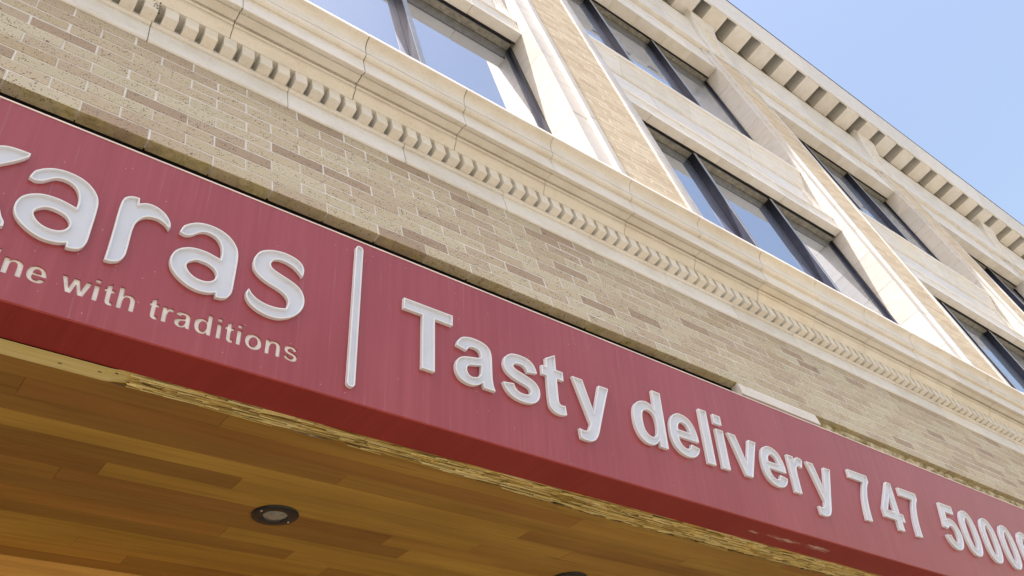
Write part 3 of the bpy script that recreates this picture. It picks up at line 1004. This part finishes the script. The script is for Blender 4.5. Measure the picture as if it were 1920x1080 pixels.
def raised_letter(polys, depth, rim, rec, label, parent):
    """polys: [(outer, [holes])] in sign coordinates"""
    q = MB()
    for outer, holes in polys:
        loops = []
        if signed_area(outer) < 0:
            outer = outer[::-1]
        loops.append(outer)
        for h in holes:
            loops.append(h[::-1] if signed_area(h) > 0 else h)
        inner = []
        for lp in loops:
            n = len(lp)
            bev = inset(lp, 0.0012)
            ins = inset(lp, rim)
            inn2 = inset(lp, rim + 0.0012)
            inner.append(inn2)
            lev = [[S(x_, s_, 0.0008) for x_, s_ in lp], [S(x_, s_, depth - 0.0012) for x_, s_ in lp], [S(x_, s_, depth) for x_, s_ in bev],
                   [S(x_, s_, depth) for x_, s_ in ins], [S(x_, s_, depth - rec) for x_, s_ in inn2]]
            vv = [p for l_ in lev for p in l_]
            ff = []
            for j in range(4):
                for i in range(n):
                    k_ = (i + 1) % n
                    ff.append((j * n + i, j * n + k_, (j + 1) * n + k_, (j + 1) * n + i))
            q.mesh(vv, ff)
        flat = [p for l_ in inner for p in l_]
        tri = tessellate_polygon([[Vector((x_, s_, 0)) for x_, s_ in l_] for l_ in inner])
        q.mesh([S(x_, s_, depth - rec) for x_, s_ in flat], tri, 1)
    o = q.build('letter', [M['letter_rim'], M['letter']], parent)
    o['label'] = label
    return o

sign = thing('shop_sign', 'long red shop sign with raised white letters, leaning out over the wooden entrance ceiling', 'sign', (3.0, 1.75, 2.0))

def place(ch, x, base, u, wx=1.0, n=5):
    outs, holes = G[ch]
    lsb = min(p[0] for o_ in outs for p in o_)
    tr = lambda lp: [(x + (px - lsb) * u * wx, base + py * u) for px, py in sample(lp, n)]
    O = [tr(o_) for o_ in outs]
    Hs = [tr(h) for h in holes]
    return [(O[0], Hs)] + [(o_, []) for o_ in O[1:]]

UL = 0.000189
for ch, x, b0 in (('T', 1.388, -.470), ('a', 1.619, -.4675), ('s', 1.842, -.4675), ('t', 2.047, -.470), ('y', 2.212, -.4705),
                  ('d', 2.556, -.4685), ('e', 2.783, -.468), ('l', 3.011, -.4715), ('i', 3.111, -.472), ('v', 3.197, -.470), ('e', 3.424, -.469), ('r', 3.650, -.472), ('y', 3.810, -.471),
                  ('7', 4.194, -.4975), ('4', 4.448, -.4935), ('7', 4.685, -.496), ('5', 5.093, -.493), ('0', 5.324, -.493), ('0', 5.570, -.494), ('0', 5.811, -.494), ('0', 6.055, -.494)):
    kind = 'digit' if ch.isdigit() else 'letter'
    raised_letter(place(ch, x, b0, UL), 0.0165, 0.0046, 0.0092, 'raised white %s %s' % (kind, ch), sign)
dxa = -0.4443
raised_letter([(sample(KK, 3), [])], 0.0155, 0.0050, 0.0092, 'large raised white letter K at the left edge', sign)
raised_letter([([(a + dxa, b_) for a, b_ in sample(KA_OUT, 3)], [[(a + dxa, b_) for a, b_ in sample(KA_HOLE, 3)]])], 0.0155, 0.0050, 0.0092, 'large raised white letter a', sign)
raised_letter([(sample(KR, 3), [])], 0.0155, 0.0050, 0.0092, 'large raised white letter r', sign)
raised_letter([(sample(KA_OUT, 3), [sample(KA_HOLE, 3)])], 0.0155, 0.0050, 0.0092, 'large raised white letter a', sign)
raised_letter([(sample(KS, 3), [])], 0.0155, 0.0050, 0.0092, 'large raised white letter s', sign)
# upright divider bar
bar = []
r0 = 0.0150
for i in range(9):
    a = math.pi * i / 8
    bar.append((1.1925 + r0 * math.cos(a), -0.052 + r0 * math.sin(a)))
for i in range(9):
    a = math.pi + math.pi * i / 8
    bar.append((1.1925 + r0 * math.cos(a), -0.617 + r0 * math.sin(a)))
o = raised_letter([(bar, [])], 0.0165, 0.0044, 0.0075, 'upright white divider bar with rounded ends', sign)
o.name = 'divider_bar'

# recessed tagline
UT = 0.0000506
TB = -0.5938
tag_polys = []
for ch, x, xr in (('i', 0.0955, 0.1100), ('n', 0.1237, 0.1734), ('e', 0.1842, 0.2357), ('w', 0.2723, 0.3539), ('i', 0.3610, 0.3753), ('t', 0.3890, 0.4185), ('h', 0.4289, 0.4787),
                  ('t', 0.5190, 0.5485), ('r', 0.5589, 0.5932), ('a', 0.5982, 0.6485), ('d', 0.6578, 0.7115), ('i', 0.7280, 0.7425), ('t', 0.7540, 0.7837), ('i', 0.7930, 0.8079),
                  ('o', 0.8207, 0.8773), ('n', 0.8891, 0.9407), ('s', 0.9520, 1.0011)):
    if ch == 'o':
        outs, holes = [ell(624, 531, 545, 556, 2.1, 22)], [ell(624, 531, 262, 330, 2.1, 18)]
    else:
        outs, holes = [sample(p, 3) for p in G[ch][0]], [sample(p, 3) for p in G[ch][1]]
    lo = min(p[0] for o_ in outs for p in o_); hi = max(p[0] for o_ in outs for p in o_)
    kx = (xr - x) / (hi - lo)
    tr = lambda lp: [(x + (px - lo) * kx, TB + py * UT) for px, py in lp]
    tag_polys.append((ch, [tr(o_) for o_ in outs], [tr(h) for h in holes]))

XS0, XS1 = -1.5, 9.5
fb = MB()
tx0, tx1, ts0, ts1 = 0.04, 1.06, -0.625, -0.500
outer = [(tx0, ts0), (tx1, ts0), (tx1, ts1), (tx0, ts1)]
loops = [outer]
isl = []
for ch, O, Hs in tag_polys:
    for o_ in O:
        loops.append(o_ if signed_area(o_) < 0 else o_[::-1])
    isl += Hs
flat = [p for l_ in loops for p in l_]
tri = tessellate_polygon([[Vector((x_, s_, 0)) for x_, s_ in l_] for l_ in loops])
fb.mesh([S(*p) for p in flat], tri, 0)
for h in isl:
    tri = tessellate_polygon([[Vector((x_, s_, 0)) for x_, s_ in h]])
    fb.mesh([S(*p) for p in h], tri, 0)
def rect_(x0, x1, s0, s1):
    fb.face([S(x0, s0), S(x1, s0), S(x1, s1), S(x0, s1)], 0)
rect_(XS0, tx0, -SH + .004, -0.0015); rect_(tx1, XS1, -SH + .004, -0.0015)
rect_(tx0, tx1, -SH + .004, ts0); rect_(tx0, tx1, ts1, -0.0015)
# back and top of the board
fb.face([S(XS0, -SH + .004, -.045), S(XS1, -SH + .004, -.045), S(XS1, -.0015, -.045), S(XS0, -.0015, -.045)], 0)
fb.face([S(XS0, -.0015), S(XS1, -.0015), S(XS1, -.0015, -.045), S(XS0, -.0015, -.045)], 0)
# rounded lower arris and the dark red underside
fb.face([S(XS0, -SH + .004), S(XS1, -SH + .004), F(XS1, 0.004), F(XS0, 0.004)], 1)
fb.face([F(XS0, 0.004), F(XS1, 0.004), F(XS1, 0.172), F(XS0, 0.172)], 1)
board = fb.build('sign_board', [M['red'], M['red_under']], sign, recalc=False)
# flip so that the front looks out
for ch, O, Hs in tag_polys:
    q = MB()
    for lp in O + Hs:
        n = len(lp)
        vv = [S(x_, s_, 0.0) for x_, s_ in lp] + [S(x_, s_, -0.0062) for x_, s_ in lp]
        q.mesh(vv, [(i, (i + 1) % n, n + (i + 1) % n, n + i) for i in range(n)], 1)
    for i, o_ in enumerate(O):
        lps = [o_] + (Hs if i == 0 else [])
        fl_ = [p for l_ in lps for p in l_]
        tri = tessellate_polygon([[Vector((x_, s_, 0)) for x_, s_ in l_] for l_ in lps])
        q.mesh([S(x_, s_, -0.0062) for x_, s_ in fl_], tri, 0)
    o = q.build('cut_letter', [M['inset'], M['red']], sign)
    o['label'] = 'small letter %s cut into the red board' % ch
tr_ = MB()
tr_.mesh([S(XS0, -.0055, .0022), S(XS1, -.0055, .0022), S(XS1, 0, .0022), S(XS0, 0, .0022), S(XS0, -.0055, .0003), S(XS1, -.0055, .0003), S(XS1, 0, -.02), S(XS0, 0, -.02)],
         [(0, 1, 2, 3), (0, 4, 5, 1), (3, 2, 6, 7)])
tr_.build('top_trim', M['trim'], sign)

# ------------------------------------------------------------------ plank ceiling
ceil = thing('plank_ceiling', 'varnished brown wooden plank ceiling tucked in behind the lower edge of the red sign', 'ceiling', (3.0, 2.7, 2.2))
def soffit_box(q, x0, x1, t0, t1, h0, h1, mi=0, tone=0.5):
    v = [F(x, t, h) for h in (h0, h1) for t in (t0, t1) for x in (x0, x1)]
    q.mesh(v, [(0, 2, 3, 1), (4, 5, 7, 6), (0, 1, 5, 4), (2, 6, 7, 3), (0, 4, 6, 2), (1, 3, 7, 5)], mi, tone)

LIGHT = (0.455, 0.272, 0.050, 1)
MID = (0.405, 0.228, 0.043, 1)
DARK = (0.335, 0.175, 0.036, 1)
RED = (0.350, 0.170, 0.037, 1)
seams = [0.247, 0.350, 0.453, 0.556, 0.656, 0.760, 0.863, 0.968, 1.078, 1.187, 1.295, 1.412, 1.520, 1.622, 1.712]
fixed = {   # row: [(end x, colour of the plank that ends there), ...]
    0: [(0.9, DARK), (2.36, MID), (3.9, LIGHT)], 1: [(0.3, DARK), (2.553, RED), (4.2, MID)], 2: [(1.45, DARK), (3.35, MID)],
    3: [(-0.2, MID), (2.414, LIGHT), (3.9, DARK)], 4: [(1.126, DARK), (2.75, LIGHT), (4.4, MID)], 5: [(0.670, RED), (2.30, LIGHT), (3.6, MID)],
    6: [(0.55, DARK), (1.9, RED), (3.7, MID)], 7: [(0.2, RED), (2.05, DARK), (3.2, LIGHT)], 8: [(1.255, RED), (2.56, LIGHT), (4.0, MID)],
    9: [(-0.1, MID), (1.603, DARK), (3.2, LIGHT)], 10: [(0.3, LIGHT), (1.82, LIGHT), (3.5, DARK)], 11: [(0.775, LIGHT), (2.5, MID)],
    12: [(1.007, MID), (2.7, DARK)], 13: [(0.4, MID), (2.0, DARK)]}
for r in range(len(seams) - 1):
    ends = [-1.45 - 0.0] + [e for e, _ in fixed[r]]
    cols = [c for _, c in fixed[r]]
    w = random.Random(r + 40)
    while ends[-1] < 9.4:
        ends.append(min(9.5, ends[-1] + w.uniform(1.2, 2.1)))
        cols.append(w.choice((LIGHT, MID, MID, DARK, RED)))
    for a, b_, c in zip(ends[:-1], ends[1:], cols):
        q = MB()
        e = w.uniform(-0.0006, 0.0006)
        soffit_box(q, a + 0.0006, b_ - 0.0006, seams[r] + 0.0005, seams[r + 1] - 0.0005, -0.018, e)
        o = q.build('plank', M['plank'], ceil)
        f_ = w.uniform(0.90, 1.10)
        o.color = (c[0] * f_, c[1] * f_, c[2] * f_, 1)
q = MB()
soffit_box(q, -1.45, 9.5, 0.18, 1.74, -0.035, -0.0185)
q.build('backing_board', M['near_black'], ceil)
# header at the inner end
q = MB()
p_ = F(0, 1.716)
q.box(-1.45, 9.0, p_[1], p_[1] + 0.06, p_[2] - 0.34, p_[2] + 0.03)
o = q.build('header_board', M['plank'], ceil)
o.color = (0.62, 0.37, 0.10, 1)  # lighter than the planks: light from the street put into the colour
# edge beam, sound at the left and rotten to the right
q = MB()
NX, NT = 520, 12
X0_, X1_ = -1.4, 6.4
def rot(x):
    return max(0.0, min(1.0, (x - 0.50) / 0.10))
grid = []
for i in range(NX + 1):
    x = X0_ + (X1_ - X0_) * i / NX
    for j in range(NT + 1):
        u_ = j / NT
        sm = max(0.0, min(1.0, (x - 1.5) / 1.0)); sm = sm * sm * (3 - 2 * sm)
        t = 0.1715 + (0.077 + 0.036 * sm) * u_
        k_ = rot(x)
        nz = mnoise.noise(Vector((x * 5.5, u_ * 9, 3.1))) * 0.55 + mnoise.noise(Vector((x * 17, u_ * 22, 9.7))) * 0.45
        h = 0.004 * (1 - k_) + k_ * (-0.006 + 0.014 * nz + (0.012 * sm - 0.010 * (1 - sm)) * u_)
        tt = t + k_ * 0.006 * mnoise.noise(Vector((x * 14, u_ * 3, 20)))
        grid.append(F(x, tt, h))
fs = []
for i in range(NX):
    for j in range(NT):
        a = i * (NT + 1) + j
        fs.append((a, a + 1, a + NT + 2, a + NT + 1))
for f_ in fs:
    pass
q.v = grid
q.f = fs
q.m = [0] * len(fs)
q.tone = []
for i in range(NX):
    x = X0_ + (X1_ - X0_) * (i + .5) / NX
    for j in range(NT):
        k_ = rot(x)
        q.tone.append(0.62 * (1 - k_) + k_ * (0.5 + 0.9 * mnoise.noise(Vector((x * 2.6, j * 0.9, 0)))))
beam = q.build('edge_beam', M['rawwood'], ceil, tone=True, recalc=False)
beam.data.shade_smooth()
# splinters
q = MB()
w = random.Random(8)
for i in range(1100):
    x = w.uniform(0.55, 6.3)
    ln = w.uniform(0.04, 0.26)
    sm = max(0.0, min(1.0, (x - 1.5) / 1.0))
    t = 0.174 + (0.072 + 0.036 * sm) * w.random()
    wd = w.uniform(0.0015, 0.0065)
    h = w.uniform(-0.002, 0.008) + 0.004 * sm
    dt = w.uniform(-0.006, 0.006)
    dh = w.uniform(-0.006, 0.006)
    tone = w.random()
    a0, a1, a2 = F(x, t, h), F(x, t + wd, h + 0.001), F(x, t + wd * .5, h - 0.004)
    b0, b1, b2 = F(x + ln, t + dt, h + dh), F(x + ln, t + dt + wd * .6, h + dh), F(x + ln, t + dt + wd * .3, h + dh - .003)
    q.mesh([a0, a1, a2, b0, b1, b2], [(0, 1, 4, 3), (1, 2, 5, 4), (2, 0, 3, 5), (0, 2, 1), (3, 4, 5)], 0, tone)
o = q.build('splinter_fibres', M['rawwood'], beam, tone=True)
o['kind'] = 'stuff'
# nail holes and the flaking filler along the plank edge
q = MB()
for x, t in ((0.47, 0.205), (0.56, 0.222), (0.515, 0.190), (0.36, 0.215)):
    ring = [F(x + 0.006 * math.cos(a), t + 0.0028 * math.sin(a), 0.0052) for a in [i * math.pi / 4 for i in range(8)]]
    q.face(ring)
q.build('nail_holes', M['near_black'], beam, recalc=False)
w = random.Random(21)
x = -1.0
q = MB()
while x < 6.3:
    ln = w.uniform(0.05, 0.22)
    wd = w.uniform(0.003, 0.010) * (0.6 if x < 0.3 else 1.0)
    sm = max(0.0, min(1.0, (x - 1.5) / 1.0)); sm = sm * sm * (3 - 2 * sm)
    hh = 0.010 * sm
    t0_ = 0.247 + 0.036 * sm + w.uniform(-0.004, 0.003)
    wd *= 1 + 0.9 * sm
    n = 8
    up = [(x + ln * i / n, t0_ - wd * (0.3 + 0.7 * w.random()) * math.sin(math.pi * (0.06 + 0.88 * i / n))) for i in range(n + 1)]
    dn = [(x + ln * i / n, t0_ + wd * (0.3 + 0.7 * w.random()) * math.sin(math.pi * (0.06 + 0.88 * i / n))) for i in range(n + 1)]
    for i in range(n):
        q.face([F(*up[i], .0038 + hh), F(*up[i + 1], .0038 + hh), F(*dn[i + 1], .0032), F(*dn[i], .0032)])
    x += ln + w.uniform(0.0, 0.05)
for xc, tc_, lx, lt in ((1.86, 0.258, 0.050, 0.008), (2.33, 0.275, 0.030, 0.012)):
    ring = [F(xc + lx * math.cos(a) * w.uniform(.45, 1.1), tc_ + lt * math.sin(a) * w.uniform(.4, 1.2), 0.003) for a in [i * math.pi / 9 for i in range(18)]]
    q.face(ring)
o = q.build('flaking_filler', M['flake'], beam, recalc=False)
o['kind'] = 'stuff'

# ------------------------------------------------------------------ downlights
def downlight(xc, tc_, label):
    p = F(xc, tc_)
    root = thing('downlight', label, 'downlight', p, 'recessed downlights in the plank ceiling')
    def ringpts(r, h, n=48):
        return [F(xc + r * math.cos(2 * math.pi * i / n), tc_ + r * math.sin(2 * math.pi * i / n), h) for i in range(n)]
    prof = [(0.0925, -0.002), (0.0935, 0.003), (0.0905, 0.0062), (0.086, 0.0072), (0.060, 0.0076), (0.0500, 0.0066), (0.0480, 0.003), (0.0475, -0.006)]
    q = MB()
    lev = [ringpts(*pp) for pp in prof]
    n = 48
    q.mesh([p_ for l_ in lev for p_ in l_], [(j * n + i, j * n + (i + 1) % n, (j + 1) * n + (i + 1) % n, (j + 1) * n + i) for j in range(len(prof) - 1) for i in range(n)])
    q.build('trim_ring', M['lamp_black'], root, smooth=True)
    q = MB()
    lev = [ringpts(0.0478, 0.0018), ringpts(0.036, 0.0036), ringpts(0.018, 0.0044)]
    q.mesh([p_ for l_ in lev for p_ in l_], [(j * n + i, j * n + (i + 1) % n, (j + 1) * n + (i + 1) % n, (j + 1) * n + i) for j in range(2) for i in range(n)] + [tuple(range(2 * n, 3 * n))])
    q.build('lens', M['lamp_glass'], root, smooth=True)
    for a in (0.35, 0.35 + math.pi):
        q = MB()
        cx_, ct_ = xc + 0.074 * math.cos(a), tc_ + 0.074 * math.sin(a)
        rr2_ = [F(cx_ + 0.0036 * math.cos(i * math.pi / 4), ct_ + 0.0036 * math.sin(i * math.pi / 4), 0.0086) for i in range(8)]
        rr3_ = [F(cx_ + 0.0042 * math.cos(i * math.pi / 4), ct_ + 0.0042 * math.sin(i * math.pi / 4), 0.0072) for i in range(8)]
        q.mesh(rr2_ + rr3_, [tuple(range(8))] + [(i, (i + 1) % 8, 8 + (i + 1) % 8, 8 + i) for i in range(8)])
        q.build('screw', M['trim'], root)
downlight(1.368, 0.893, 'round black downlight with frosted lens, fully in view in the plank ceiling at lower left')
downlight(2.965, 0.935, 'black downlight cut off by the bottom edge, only the top of its rim showing')
